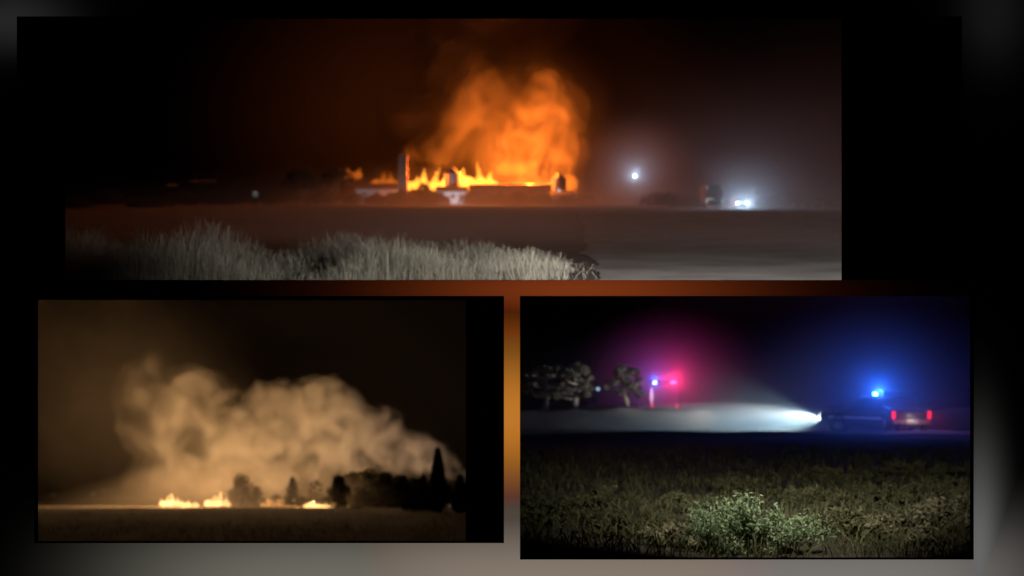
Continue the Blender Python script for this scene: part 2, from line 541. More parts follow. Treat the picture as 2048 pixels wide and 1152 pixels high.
ORANGE = (1.0, 0.20, 0.020)
AMBER = (1.0, 0.565, 0.22)

# --- farm place: towering smoke over the burning barn
FY = 352.0
core = [(1090, 370, 52), (1095, 300, 56), (1100, 240, 54), (1085, 195, 42), (1040, 340, 52), (1035, 280, 42), (1118, 330, 38), (1065, 225, 36)]
main = [(840, 350, 42), (826, 318, 24), (890, 340, 56), (930, 300, 55), (945, 240, 52), (935, 195, 38), (980, 320, 76), (985, 260, 54), (1010, 190, 46), (770, 368, 28), (720, 362, 20), (700, 350, 14), (970, 160, 40)]
veil = [(930, 170, 90, 20), (990, 90, 95, 25), (1030, -20, 120, 30), (930, 60, 90, 35), (850, 250, 70, 20), (1080, 110, 75, 25), (1090, 20, 90, 30)]
smoke_body('bright orange column of smoke rising behind the barn beside the right grain bin', core, FY, 0.8, (0.88, 0.82, 0.76), 0.15, 0.12, (0.35, 0.66), 0.10, 1.0, 2.6, 0.09, grow=(1.55, 1.08, 0.70), split=(0.06, 0.26, 0.6))
smoke_body('billowing dark orange smoke above the flames round the tower and left grain bin', main, FY + 4, 0.7, (0.86, 0.80, 0.74), 0.09, 0.10, (0.35, 0.66), 0.08, 1.2, 3.2, 0.07, grow=(1.6, 1.08, 0.70), split=(0.07, 0.30, 0.6))
tag(hull('smoke', px_spheres(veil, FY, 0.7), smoke_mat('smoke_veil', (0.8, 0.72, 0.66), 0.034, 0.06, (0.35, 0.7), 0.05, step=1.0), 2.0, 5.0, 0.05),
    'dim maroon smoke drifting high above the farm fire', 'smoke', kind='stuff')

def flame(px, py_base, wpx_, hpx, Y, label, m, tongues=7, group=None):
    R = FPX / Y
    L = []
    tongues = int(tongues * 1.3)
    for i in range(12):
        bxp = px + (i / 11 - .5) * wpx_ * .95; br = hpx * random.uniform(.12, .26)
        L.append((at(bxp, py_base - br * .5, Y), (max(br, wpx_ * .05) / R, br / R, br / R)))
    for i in range(tongues):
        t = (i + 0.5) / tongues - 0.5
        x = px + t * wpx_ * 0.9 + random.uniform(-1, 1) * wpx_ * 0.05
        h = hpx * (1 - 1.6 * t * t) * random.choice((random.uniform(0.2, 0.5), random.uniform(0.5, 1.05)))
        w = max(wpx_ / tongues * random.uniform(0.7, 1.15), hpx * .10)
        lean = random.uniform(-0.15, 0.25) * h
        for k in range(4):
            s = k / 3
            c = at(x + lean * s * s, py_base - h * (0.12 + 0.8 * s), Y)
            rr = w * (1.0 - 0.70 * s) / R
            L.append((c, (rr, rr, max(rr, h * 0.2 / R))))
    o = hull('flame', L, m, max(wpx_ / R / 80, 0.05), 0.18, 0.7)
    return tag(o, label, 'fire', group)

# valley place: thin smoke by the flames
F_TOP = flame_mat('flame_yellow', (1.0, 0.34, 0.03), 1.5)
F_DIM = flame_mat('flame_orange', (1.0, 0.20, 0.015), 0.22)
g1 = 'flames of the barn fire'
flame(856, 374, 96, 40, FY - 8, 'yellow flames between the brick tower and the left grain bin', F_TOP, 8, g1)
flame(942, 374, 100, 60, FY - 6, 'tall yellow flames behind the left grain bin', F_TOP, 8, g1)
flame(1022, 345, 40, 62, FY - 10, 'loose amber flame high in the smoke over the barn roof', F_DIM, 4, g1)
flame(772, 368, 60, 26, FY - 8, 'low orange flames behind the white shed left of the brick tower', F_DIM, 6, g1)
flame(700, 352, 44, 20, FY - 8, 'small orange flame beside the dark tree at far left of the shed', F_DIM, 5, g1)
flame(1085, 378, 110, 80, FY - 10, 'deep orange flames behind the long barn roof', F_DIM, 8, g1)

for (px, py, pw) in ((850, 345, 0.9), (935, 325, 1.3), (1010, 300, 1.2), (1060, 345, 1.4), (1105, 310, 1.9), (1085, 262, 1.5), (970, 275, 0.6), (765, 355, 0.3)):
    point('fire_and_fill_light', at(px, py, FY - 17), 31000 * pw, ORANGE)
for px in (830, 1040):  # fill lamps added before the barn to light mist and ground, no flame there
    point('fire_and_fill_light', at(px, 350, 316), 3500, ORANGE)
BROWN = (0.86, 0.80, 0.74)
mist_ball('field_mist', 'brown grey mist over the field behind the dry grass', 'mist', 830, 462, 34, 820, 13, 110, 0.045, (0.86, 0.79, 0.74))
mist_ball('smoke_glow', 'soft orange haze wrapped round the bright smoke column', 'smoke', 1075, 270, FY + 4, 190, 14, 230, 0.030, BROWN)
mist_ball('smoke_glow', 'dim red brown smoke spreading round the farm fire', 'smoke', 930, 250, FY + 50, 640, 56, 430, 0.016, BROWN)
mist_ball('ground_smoke', 'brown smoke lying low over the field in front of the burning farm', 'smoke', 950, 425, 262, 480, 60, 90, 0.015, BROWN)
mist_ball('lamp_halo_mist', 'added mist making a bluish halo round the tall yard lamp', 'mist', 1270, 352, 246, 150, 30, 140, 0.014)  # mist ball added to imitate the bloom of the lamp
mist_ball('lamp_halo_mist', 'added mist making a bluish halo round the headlights of the oncoming car', 'mist', 1488, 415, 168, 170, 24, 130, 0.014)  # headlight bloom imitated by an added ball of mist
mist_ball('field_mist', 'grey mist added as lamp bloom over the dark field and gravel at right of the farm', 'mist', 1540, 430, 150, 620, 110, 300, 0.0075)  # wide ball added to carry the grey bloom of the lamps

# --- valley place: long pale smoke of the grass fire
VY = 222.0
left_ = [(300, 950, 45), (350, 930, 75), (420, 915, 80), (480, 900, 75), (420, 840, 70), (330, 860, 75), (390, 790, 55), (270, 960, 28), (300, 790, 60), (290, 750, 40)]
right_ = [(545, 826, 52), (590, 815, 45), (930, 955, 14), (905, 938, 18), (870, 920, 30), (825, 905, 46), (860, 890, 22), (800, 890, 40), (750, 885, 62), (760, 850, 45), (705, 880, 78), (690, 830, 48), (640, 870, 84), (645, 800, 46), (615, 790, 42), (580, 870, 80), (560, 800, 38), (520, 800, 40), (520, 880, 80), (640, 930, 50), (560, 940, 55), (720, 930, 40)]
veil2 = [(300, 900, 110, 20), (180, 820, 130, 25), (260, 740, 100, 25), (130, 720, 130, 25), (220, 650, 110, 25), (100, 620, 120, 25), (400, 820, 120, 25), (150, 900, 90, 20), (480, 780, 70, 20), (330, 690, 50, 20)]
smoke_body('thick tan smoke standing over the brightest grass flames', left_, VY, 0.8, (0.88, 0.85, 0.82), 0.14, 0.20, (0.37, 0.65), 0.10, 0.7, 2.2, 0.14)
smoke_body('rolling buff smoke bank trailing down behind the trees towards the cypress', right_, VY + 3, 0.8, (0.88, 0.86, 0.85), 0.27, 0.24, (0.37, 0.65), 0.10, 0.6, 1.9, 0.17, grow=(1.12, 0.92, 0.66))
tag(hull('smoke', px_spheres(veil2, VY, 0.8), smoke_mat('smoke_brown', (0.84, 0.78, 0.72), 0.03, 0.09, (0.33, 0.70), 0.1), 1.2, 3.0, 0.07),
    'thin brown smoke drifting high at left over the valley fire', 'smoke', kind='stuff')

VF = flame_mat('grass_flame', (1.0, 0.52, 0.17), 6.0)
g2 = 'flames of the valley grass fire'
flame(343, 1009, 46, 20, 198, 'white hot flames at the left end of the valley fire', VF, 7, g2)
flame(380, 1011, 34, 14, 197, 'low ragged flames just right of the left end of the valley fire', VF, 6, g2)
flame(436, 1010, 48, 23, 198, 'bright yellow flames touching the left side of the broad tree', VF, 7, g2)
flame(548, 1008, 50, 14, 199, 'low orange flames between the broad tree and the tall conifer', flame_mat('grass_flame_low', (1.0, 0.40, 0.10), 1.6), 6, g2)
flame(592, 1002, 12, 9, 198, 'tiny flame at the foot of the tall conifer', VF, 3, g2)
flame(636, 1013, 60, 10, 197, 'flat white line of fire under the sparse tree', VF, 8, g2)
flame(708, 1013, 20, 18, 196, 'small white flame right of the round bushy tree', VF, 4, g2)
flame(727, 1016, 8, 6, 196, 'tiny spark of flame at the foot of the dark wood', VF, 2, g2)

for (px, py, pw) in ((345, 985, 1.5), (390, 945, 0.8), (436, 982, 1.5), (500, 945, 0.7), (560, 975, 0.7), (635, 970, 0.8), (650, 900, 0.6), (720, 940, 0.7), (770, 905, 0.35), (590, 860, 0.6), (400, 880, 0.6), (300, 890, 0.8), (250, 830, 0.5)):  # the higher lamps are fill added to brighten the smoke, no flame there
    point('fire_and_fill_light', at(px, py, 205), 6600 * pw, AMBER)
for (px, py, pw) in ((822, 930, 0.30), (905, 945, 0.10)):
    point('yard_lamp_light', at(px, py, 210), 8200 * pw, (0.92, 0.84, 0.90))
for (px, py, pw) in ((350, 960, 1.0), (430, 955, 1.2), (630, 975, 0.5)):
    point('fire_and_fill_light', at(px, py, 198.6), 5000 * pw, (1.0, 0.46, 0.18))
mist_ball('ground_smoke', 'thin brown smoke creeping over the field in front of the valley flames', 'smoke', 430, 1035, 160, 420, 36, 85, 0.055, BROWN)
mist_ball('valley_haze', 'dark brown smoky air filling the night above the valley', 'smoke', 560, 820, 262, 800, 30, 460, 0.024, BROWN)
mist_ball('drifting_smoke', 'wide thin brown smoke drifting up to the left of the valley fire', 'smoke', 190, 790, 222, 360, 16, 320, 0.020, BROWN)
mist_ball('smoke_glow', 'orange lit smoke hugging the brightest valley flames', 'smoke', 410, 985, 219, 230, 12, 100, 0.030, BROWN)

# ------------------------------------------------------------------ trees
def make_tree(name, label, px, Y, fn, kind, hpx, wpx_, leafm='dark_leaf', barkm='bark', n=2600, leaf=None, group=None, seed=0):
    random.seed(seed * 13 + 5)
    base = on(fn, px, Y)
    R = FPX / Y; H = hpx / R; W = wpx_ / R
    t = thing(name, label, 'tree', base, random.uniform(0, 6.28), group)
    leaf = leaf or H * 0.035
    bm = bmesh.new(); C = []
    tr = max(0.02, H * 0.022)
    if barkm == 'pale_bark': tr *= 2.6
    if kind == 'broad':
        top = H * 0.82
        pts = [(random.uniform(-1, 1) * 0.03 * H * i / 5, random.uniform(-1, 1) * 0.03 * H * i / 5, top * i / 5 - 0.05) for i in range(6)]
        tube(bm, pts, [tr * (1.5 - i * 0.22) for i in range(6)], 8)
        nb = 13
        for k in range(nb):
            a = k * 2.4 + random.uniform(-.4, .4); f = random.uniform(0.25, 0.95)
            rr = W * 0.5 * random.uniform(0.35, 0.85) * (1.15 - 0.55 * f)
            c = Vector((rr * math.cos(a), rr * math.sin(a), H * (0.2 + 0.72 * f)))
            s = pts[min(4, 1 + int(f * 4))]
            tube(bm, [s, (Vector(s) + c) / 2 + Vector((0, 0, H * 0.02)), c], [tr * 0.5, tr * 0.3, tr * 0.12], 5)
            r = W * random.uniform(0.13, 0.23)
            C.append(blob_points(n // nb, c, (r, r, r * 0.8)))
    elif kind == 'bushy':
        pts = [(random.uniform(-1, 1) * 0.02 * H * i / 5, random.uniform(-1, 1) * 0.02 * H * i / 5, H * 0.85 * i / 5 - 0.05) for i in range(6)]
        tube(bm, pts, [tr * (1.5 - i * 0.22) for i in range(6)], 8)
        nb = 20
        for k in range(nb):
            a = k * 2.4 + random.uniform(-.4, .4); f = (k + .5) / nb
            rr = W * 0.5 * random.uniform(0.3, 0.8) * (1.05 - 0.85 * f)
            c = Vector((rr * math.cos(a), rr * math.sin(a), H * (0.08 + 0.84 * f)))
            s = pts[min(4, int(f * 5))]
            tube(bm, [s, (Vector(s) + c) / 2 + Vector((0, 0, H * 0.01)), c], [tr * 0.5, tr * 0.3, tr * 0.12], 5)
            r = W * random.uniform(0.12, 0.21) * (1.1 - 0.4 * f)
            C.append(blob_points(n // nb, c, (r, r, r * 0.85)))
    elif kind == 'sparse':
        pts = [(0.02 * H * math.sin(i * 1.7), 0.02 * H * math.cos(i), H * 0.95 * i / 6 - 0.05) for i in range(7)]
        tube(bm, pts, [tr * (1.3 - i * 0.18) for i in range(7)], 7)
        for k in range(16):
            a = k * 2.4; f = 0.25 + 0.7 * k / 16
            L = W * 0.5 * (1.1 - f * 0.7) * random.uniform(0.6, 1.1)
            s = Vector((0, 0, H * f)); c = s + Vector((L * math.cos(a), L * math.sin(a), H * 0.10))
            tube(bm, [s, (s + c) / 2 + Vector((0, 0, -H * 0.01)), c], [tr * 0.45, tr * 0.3, tr * 0.1], 5)
            r = W * random.uniform(0.06, 0.12)
            C.append(blob_points(n // 16, c, (r * 1.3, r * 1.3, r * 0.7)))
    elif kind == 'conifer':
        tube(bm, [(0, 0, -0.05), (0, 0, H * 0.5), (0, 0, H * 0.99)], [tr * 1.3, tr * 0.8, tr * 0.15], 7)
        lev = 11
        for k in range(lev):
            f = 0.12 + 0.86 * k / lev
            L0 = W * 0.5 * (1 - f) ** 0.8 + 0.01 * H
            for q in range(6):
                a = q * 1.047 + k * 0.5 + random.uniform(-.25, .25); L = L0 * random.uniform(0.65, 1.12)
                s = Vector((0, 0, H * f)); c = s + Vector((L * math.cos(a), L * math.sin(a), L * 0.12 - H * 0.01))
                tube(bm, [s, (s + c) / 2, c], [tr * 0.3, tr * 0.2, tr * 0.07], 4)
                m = max(6, int(n / (lev * 6) * (0.3 + 1.4 * (1 - f))))
                tt = RNG.uniform(0.15, 1.0, m)[:, None]
                C.append(np.array(s) + (np.array(c) - np.array(s)) * tt + RNG.normal(size=(m, 3)) * np.array([.045, .045, .022]) * H * 0.7)
        C.append(np.array([0, 0, H]) * RNG.uniform(0.8, 1.0, 40)[:, None] + RNG.normal(size=(40, 3)) * 0.008 * H)
    elif kind == 'cypress':
        tube(bm, [(0, 0, -0.05), (0, 0, H * 0.5), (0, 0, H * 0.97)], [tr * 1.4, tr, tr * 0.2], 7)
        z = RNG.uniform(0.03, 1.0, n); a = RNG.uniform(0, 6.283, n)
        prof = W * 0.5 * np.clip(np.minimum(z / 0.14, 1.0), 0.35, 1) * np.sqrt(np.clip(1.02 - z, 0, 1)) * 1.08
        prof = prof * (0.78 + 0.22 * np.sqrt(np.clip(1 - z, 0, 1)))
        r = prof * (0.55 + 0.45 * RNG.uniform(0, 1, n) ** 0.5) * (1 + 0.10 * np.sin(a * 5 + z * 21))
        C.append(np.stack([r * np.cos(a), r * np.sin(a), z * H], 1))
    obj('trunk', bm, barkm, t, True)
    V, F = leaves(np.concatenate(C), leaf)
    link('crown', np_mesh('crown', V, F), leafm, t)
    return t

g3 = 'trees silhouetted before the valley fire'
make_tree('broadleaf_tree', 'broad dark tree standing beside the bright yellow flames', 482, 178, z_valley, 'bushy', 62, 84, n=3400, group=g3, seed=1)
make_tree('broadleaf_tree', 'low rounded tree leaning on the right side of the broad tree', 512, 176, z_valley, 'bushy', 42, 50, n=1800, group=g3, seed=2)
make_tree('low_bush', 'low dark bush left of the tall conifer', 552, 170, z_valley, 'bushy', 26, 64, n=1600, group=g3, seed=3)
make_tree('conifer_tree', 'tall open conifer with a pointed top at the middle of the fire', 585, 174, z_valley, 'conifer', 64, 52, n=2000, group=g3, seed=4)
make_tree('low_bush', 'low dark bush at the right foot of the tall conifer', 602, 168, z_valley, 'bushy', 22, 60, n=1500, group=g3, seed=5)
make_tree('sparse_tree', 'thin sparse tree with open branches above the white fire line', 631, 180, z_valley, 'sparse', 52, 38, n=900, group=g3, seed=6)
make_tree('bushy_tree', 'round bushy tree right of the sparse tree', 678, 168, z_valley, 'bushy', 66, 76, n=4200, group=g3, seed=7)
make_tree('sparse_tree', 'small straggly tree over the last flames at right', 722, 172, z_valley, 'sparse', 42, 36, n=800, group=g3, seed=8)
wood = [(700, 66, 70, 202), (735, 70, 76, 201), (770, 66, 76, 200), (800, 62, 66, 199), (828, 54, 60, 198), (760, 54, 76, 180), (800, 50, 70, 178), (840, 46, 66, 150), (726, 34, 44, 176)]
wl = ['tree at the left end of the dark wood', 'second tree from the left along the top of the dark wood', 'tree in the middle of the dark wood skyline', 'tree on the right shoulder of the dark wood', 'lowest tree at the right end of the wood skyline', 'front tree below the middle of the dark wood', 'front tree of the dark wood nearer the small conifer', 'dark bush tree left of the small conifer', 'front tree at the left foot of the dark wood']
for i, (px, h, w, Y) in enumerate(wood):
    make_tree('broadleaf_tree', wl[i], px, Y, z_valley, 'bushy', h, w * 1.4, n=3600, leaf=0.34, group='trees of the dark wood', seed=20 + i)
make_tree('conifer_tree', 'small pointed conifer left of the tall cypress', 846, 128, z_valley, 'conifer', 78, 40, n=3000, group=g3, seed=9)
make_tree('cypress_tree', 'tall narrow cypress towering above the right end of the smoke', 876, 118, z_valley, 'cypress', 128, 40, n=9000, leaf=0.16, group=g3, seed=10)
make_tree('bushy_tree', 'low bushy tree at the foot of the tall cypress', 893, 116, z_valley, 'bushy', 56, 84, n=3600, group=g3, seed=11)
make_tree('bushy_tree', 'wide low tree under the small pointed conifer', 838, 120, z_valley, 'bushy', 48, 84, n=3600, group=g3, seed=12)
make_tree('cypress_tree', 'shorter dark cypress at the right edge of the valley picture', 921, 112, z_valley, 'cypress', 76, 36, n=5000, leaf=0.16, group=g3, seed=13)

# farm place trees
g4 = 'dark trees round the burning farm'
make_tree('broadleaf_tree', 'dark rounded tree left of the white shed with flame at its top', 672, 318, z_farm, 'broad', 74, 84, n=3600, group=g4, seed=31)
make_tree('broadleaf_tree', 'dark tree further left of the burning farm', 605, 312, z_farm, 'broad', 74, 90, n=3200, group=g4, seed=32)
make_tree('round_bush', 'dark round bush in front of the flames right of the brick tower', 848, 296, z_farm, 'bushy', 42, 66, n=3600, group=g4, seed=33)
make_tree('round_bush', 'dark bush in front of the brick tower', 806, 294, z_farm, 'bushy', 30, 60, n=2600, group=g4, seed=34)

hb = [(640, 24, 70, 'dark bush under the far left tree of the farm'), (708, 18, 60, 'dark bush at the left foot of the white shed'), (752, 17, 56, 'dark bush before the middle of the white shed'), (790, 22, 60, 'dark bush at the right end of the white shed'),
      (876, 22, 56, 'dark bush at the left foot of the small white building'), (946, 22, 64, 'dark bush at the right foot of the small white building'), (990, 17, 60, 'dark bush before the left third of the long barn'), (1036, 20, 64, 'dark bush before the middle of the long barn'),
      (1082, 16, 60, 'dark bush before the right third of the long barn'), (1128, 15, 52, 'dark bush at the foot of the lamp lit annex'), (1172, 20, 60, 'dark bush just right of the lamp lit annex'), (1222, 14, 60, 'last dark bush at the right of the farm hedge')]
for i, (px, h, w, lab) in enumerate(hb):
    make_tree('hedge_bush', lab, px, 288 + (i * 7) % 12, z_farm, 'bushy', h * 0.7 + 4, w * 1.3, n=1800, leaf=0.3, group='hedge bushes in front of the farm', seed=60 + i)

sc = [(150, 14, 70, 190, 'leftmost dark scrub on the farm horizon'), (215, 20, 90, 230, 'second dark scrub from the left on the farm horizon'), (290, 12, 80, 170, 'low dark scrub left of the faint ember lines'), (365, 22, 90, 250, 'dark scrub under the faint ember lines'),
      (440, 26, 90, 260, 'dark scrub left of the pale sign'), (548, 30, 96, 270, 'dark tree clump right of the pale sign'), (1330, 14, 90, 230, 'dark scrub between the yard lamp and the trailer'),
      (1375, 12, 70, 205, 'low dark scrub just left of the trailer'), (1550, 14, 90, 215, 'dark scrub right of the oncoming car'), (1620, 18, 90, 240, 'dark scrub behind the guard rail'), (1685, 16, 80, 225, 'dark scrub at the right edge of the farm picture')]
for i, (px, h, w, Y, lab) in enumerate(sc):
    make_tree('field_scrub', lab, px, Y, z_farm, 'bushy', h, w * 1.5, n=1500, leaf=0.28, group='scrub along the farm horizon', seed=90 + i)

# road place trees, pale in the headlights
g5 = 'pale trees along the track lit by headlights'
make_tree('roadside_tree', 'leftmost pale roadside tree lit by headlights', 1092, 66.5, z_road, 'sparse', 86, 112, 'olive_leaf', 'pale_bark', 1700, 0.12, g5, 41)
make_tree('roadside_tree', 'pale tree left of the dark gap beside the sandy track', 1152, 65.5, z_road, 'sparse', 90, 96, 'olive_leaf', 'pale_bark', 1700, 0.12, g5, 42)
make_tree('roadside_tree', 'pale tree right of the dark gap, next to the emergency truck', 1252, 65.8, z_road, 'sparse', 84, 90, 'olive_leaf', 'pale_bark', 1700, 0.12, g5, 43)

# ------------------------------------------------------------------ farm buildings
def gable_building(name, label, px0, px1, Y, depth, eave, ridge, wallm, roofm, windows=(), door=None, group=None):
    a, b = on(z_farm, px0, Y), on(z_farm, px1, Y)
    L = (b - a).length; mid = (a + b) / 2
    t = thing(name, label, 'building', (mid.x, Y, min(a.z, b.z) - 0.15), math.atan2(b.y - a.y, b.x - a.x), group)
    h = L / 2
    w = bmesh.new(); prism(w, [(0, 0), (depth, 0), (depth, eave), (depth / 2, ridge - 0.12), (0, eave)], -h, h)
    obj('wall', w, wallm, t)
    ov = 0.45; sl = (ridge - eave) / (depth / 2)
    for s in (0, 1):
        r = bmesh.new()
        y0, y1 = (-ov, depth / 2) if s == 0 else (depth / 2, depth + ov)
        z0, z1 = (eave - ov * sl, ridge) if s == 0 else (ridge, eave - ov * sl)
        prism(r, [(y0, z0 + .02), (y1, z1 + .02), (y1, z1 + .14), (y0, z0 + .14)], -h - 0.4, h + 0.4)
        ro = obj('roof', r, roofm, t)
        rb = bmesh.new()
        nrib = int(L / 1.2)
        for i in range(nrib + 1):
            x = -h - 0.3 + (L + 0.6) * i / nrib
            prism(rb, [(y0, z0 + .145), (y1, z1 + .145), (y1, z1 + .19), (y0, z0 + .19)], x - .04, x + .04)
        tag(obj('roof_seams', rb, roofm, ro), kind='stuff')
    for (cx, zc, ww, hh) in windows:
        f = obj('window', bx(cx - ww / 2, cx + ww / 2, -0.06, 0.05, zc - hh / 2, zc + hh / 2), 'timber', t)
        obj('pane', bx(cx - ww / 2 + .08, cx + ww / 2 - .08, -0.075, -0.062, zc - hh / 2 + .08, zc + hh / 2 - .08), 'pane', f)
    if door:
        cx, ww, hh = door
        d = obj('door', bx(cx - ww / 2, cx + ww / 2, -0.09, 0.04, 0.02, hh), 'timber', t)
        obj('handle', bx(cx + ww / 2 - .3, cx + ww / 2 - .2, -0.16, -0.091, hh * .42, hh * .48), 'galvanised', d)
    return t

gable_building('long_barn', 'long low barn with a dark roof in front of the flames', 938, 1118, 326, 9, 5.7, 6.25, 'timber', 'dark_tin', [(-8 + 4.2 * i, 3.6, 1.2, 0.9) for i in range(4)], (9.3, 2.6, 3.2))
gable_building('white_shed', 'long white walled shed left of the brick tower', 712, 800, 322, 6, 4.4, 5.9, 'whitewash', 'dark_tin', [(-3.6 + 3.3 * i, 2.9, 0.9, 0.8) for i in range(3)], None)
gable_building('white_house', 'small white building beneath the left grain bin', 874, 932, 312, 5, 3.6, 4.9, 'whitewash', 'dark_tin', [(-2.4, 2.2, 0.8, 1.0), (0.4, 2.2, 0.8, 1.0), (2.4, 2.2, 0.8, 1.0)], (-0.9, 0.9, 2.1))
gable_building('white_annex', 'small white lamp lit building under the right grain bin', 1104, 1152, 314, 4, 3.0, 4.0, 'whitewash', 'dark_tin', [(1.6, 1.9, 0.8, 0.8)], (-1.2, 0.9, 2.0))

def grain_bin(label, px, Y, dia, top, eave):
    b = on(z_farm, px, Y); r = dia / 2
    t = thing('grain_bin', label, 'silo', b, 0, 'grain bins of the burning farm')
    w = bmesh.new(); z = 1.6; prof = [(0.3, 0.9), (r, z)]
    while z < eave:
        prof += [(r + .03, z + .12), (r, z + .24)]; z += .24
    obj('shell', lathe(w, prof, 28), 'bin_steel', t, True)
    ro = obj('cone_roof', lathe(bmesh.new(), [(r + .15, eave), (r + .15, eave + .05), (0.35, top - .1), (0.35, top + .12), (0.02, top + .2)], 28), 'bin_steel', t)
    obj('roof_cap', lathe(bmesh.new(), [(0.42, top + .16), (0.42, top + .26), (0.02, top + .4)], 16), 'bin_steel', ro)
    for k in range(6):
        a = k * math.pi / 3 + .3
        p = (r * .9 * math.cos(a), r * .9 * math.sin(a))
        obj('leg', tube(bmesh.new(), [(*p, -.1), (*p, 1.9)], [.09, .09], 6), 'galvanised', t)
    l = bmesh.new()
    for s in (-.2, .2): tube(l, [(s, -r - .12, .3), (s, -r - .12, eave)], [.03, .03], 5)
    for k in range(int((eave - .5) / .35)): tube(l, [(-.2, -r - .12, .5 + k * .35), (.2, -r - .12, .5 + k * .35)], [.02, .02], 5)
    obj('ladder', l, 'galvanised', t)
    return t
grain_bin('left grain bin with a cone roof, black against the yellow flames', 905, 320, 4.3, 9.9, 8.1)
grain_bin('right grain bin with a cone roof at the edge of the orange smoke', 1118, 322, 3.9, 8.6, 7.1)

b = on(z_farm, 806, 316)
t = thing('brick_tower', 'tall square brick tower rising above the white shed against the flames', 'tower', b)
obj('shaft', bx(-1.15, 1.15, -1.15, 1.15, -0.2, 12.5), 'brick', t)
obj('cap', bx(-1.3, 1.3, -1.3, 1.3, 12.52, 12.9), 'brick', t)
for k in range(3):
    obj('band', bx(-1.2, 1.2, -1.2, 1.2, 3 + 3 * k, 3.25 + 3 * k), 'brick', t)

def lamp_post(label, px, py, Y, head, power, colour, m, group=None, fn=z_farm):
    b = on(fn, px, Y); top = at(px, py, Y); H = top.z - b.z
    t = thing('lamp_post', label, 'lamp post', b, 0, group)
    obj('pole', tube(bmesh.new(), [(0, 0.25, -.2), (0, .25, H * .5), (0, .25, H)], [.09, .075, .05], 8), 'timber', t)
    h = obj('lamp_head', bx(-.28, .28, -.12, .32, H + head * .95, H + head * .95 + .14, .03), 'black_plastic', t)
    obj('bulb', lathe(bmesh.new(), [(head * .3, -head * .8), (head * .85, -head * .45), (head, 0), (head * .85, head * .45), (head * .3, head * .8)], 14, (0, 0, H)), m, h, True)
    if power: spot('yard_lamp_light', top + Vector((0, -head - 0.15, 0)), top + Vector((-top.x * .1, -25, 4)), power, colour, 150, 1.0)
    return t
COOL = (0.52, 0.74, 1.0)
lamp_post('tall yard lamp shining bright bluish white right of the fire', 1270, 352, 250, 0.18, 6000, COOL, 'lamp_white')
lamp_post('faint small lamp on a pole just above the bright yard lamp', 1287, 322, 300, 0.22, 0, COOL, 'lamp_dim')
lamp_post('small white lamp before the right grain bin', 1118, 381, 308, 0.35, 1500, (0.9, 0.92, 1.0), 'lamp_small')
lamp_post('faint pole lamp above the oncoming headlights', 1507, 379, 210, 0.20, 0, COOL, 'lamp_dim')

# lit white walls of the sheds: a yard lamp on the near side of the farmyard
point('yard_lamp_light', at(735, 392, 306), 1300, (0.85, 0.88, 1.0))
point('yard_lamp_light', at(905, 398, 303), 3200, (0.85, 0.88, 1.0))

# ------------------------------------------------------------------ vehicles
def wheel(t, x, y, r, w):
    ty = obj('wheel', lathe(bmesh.new(), [(r * .62, -w / 2), (r * .94, -w / 2), (r, -w / 2 + .04), (r, w / 2 - .04), (r * .94, w / 2), (r * .62, w / 2)], 24, (x, y, r), 'Y'), 'tyre', t, True)
    s = -1 if y < 0 else 1
    obj('rim', lathe(bmesh.new(), [(r * .6, -.02), (r * .55, .03), (r * .2, .05), (r * .12, .08)], 16, (x, y + s * (w / 2 - .03), r), 'Y'), 'rim', ty, True)

def loft(bm, secs):
    """closed rings of equal count joined along the length"""
    rings = [[bm.verts.new(p) for p in s] for s in secs]
    n = len(rings[0])
    for a, b in zip(rings[:-1], rings[1:]):
        for i in range(n): bm.faces.new((a[i], a[(i + 1) % n], b[(i + 1) % n], b[i]))
    bm.faces.new(rings[0]); bm.faces.new(rings[-1])
    return bm

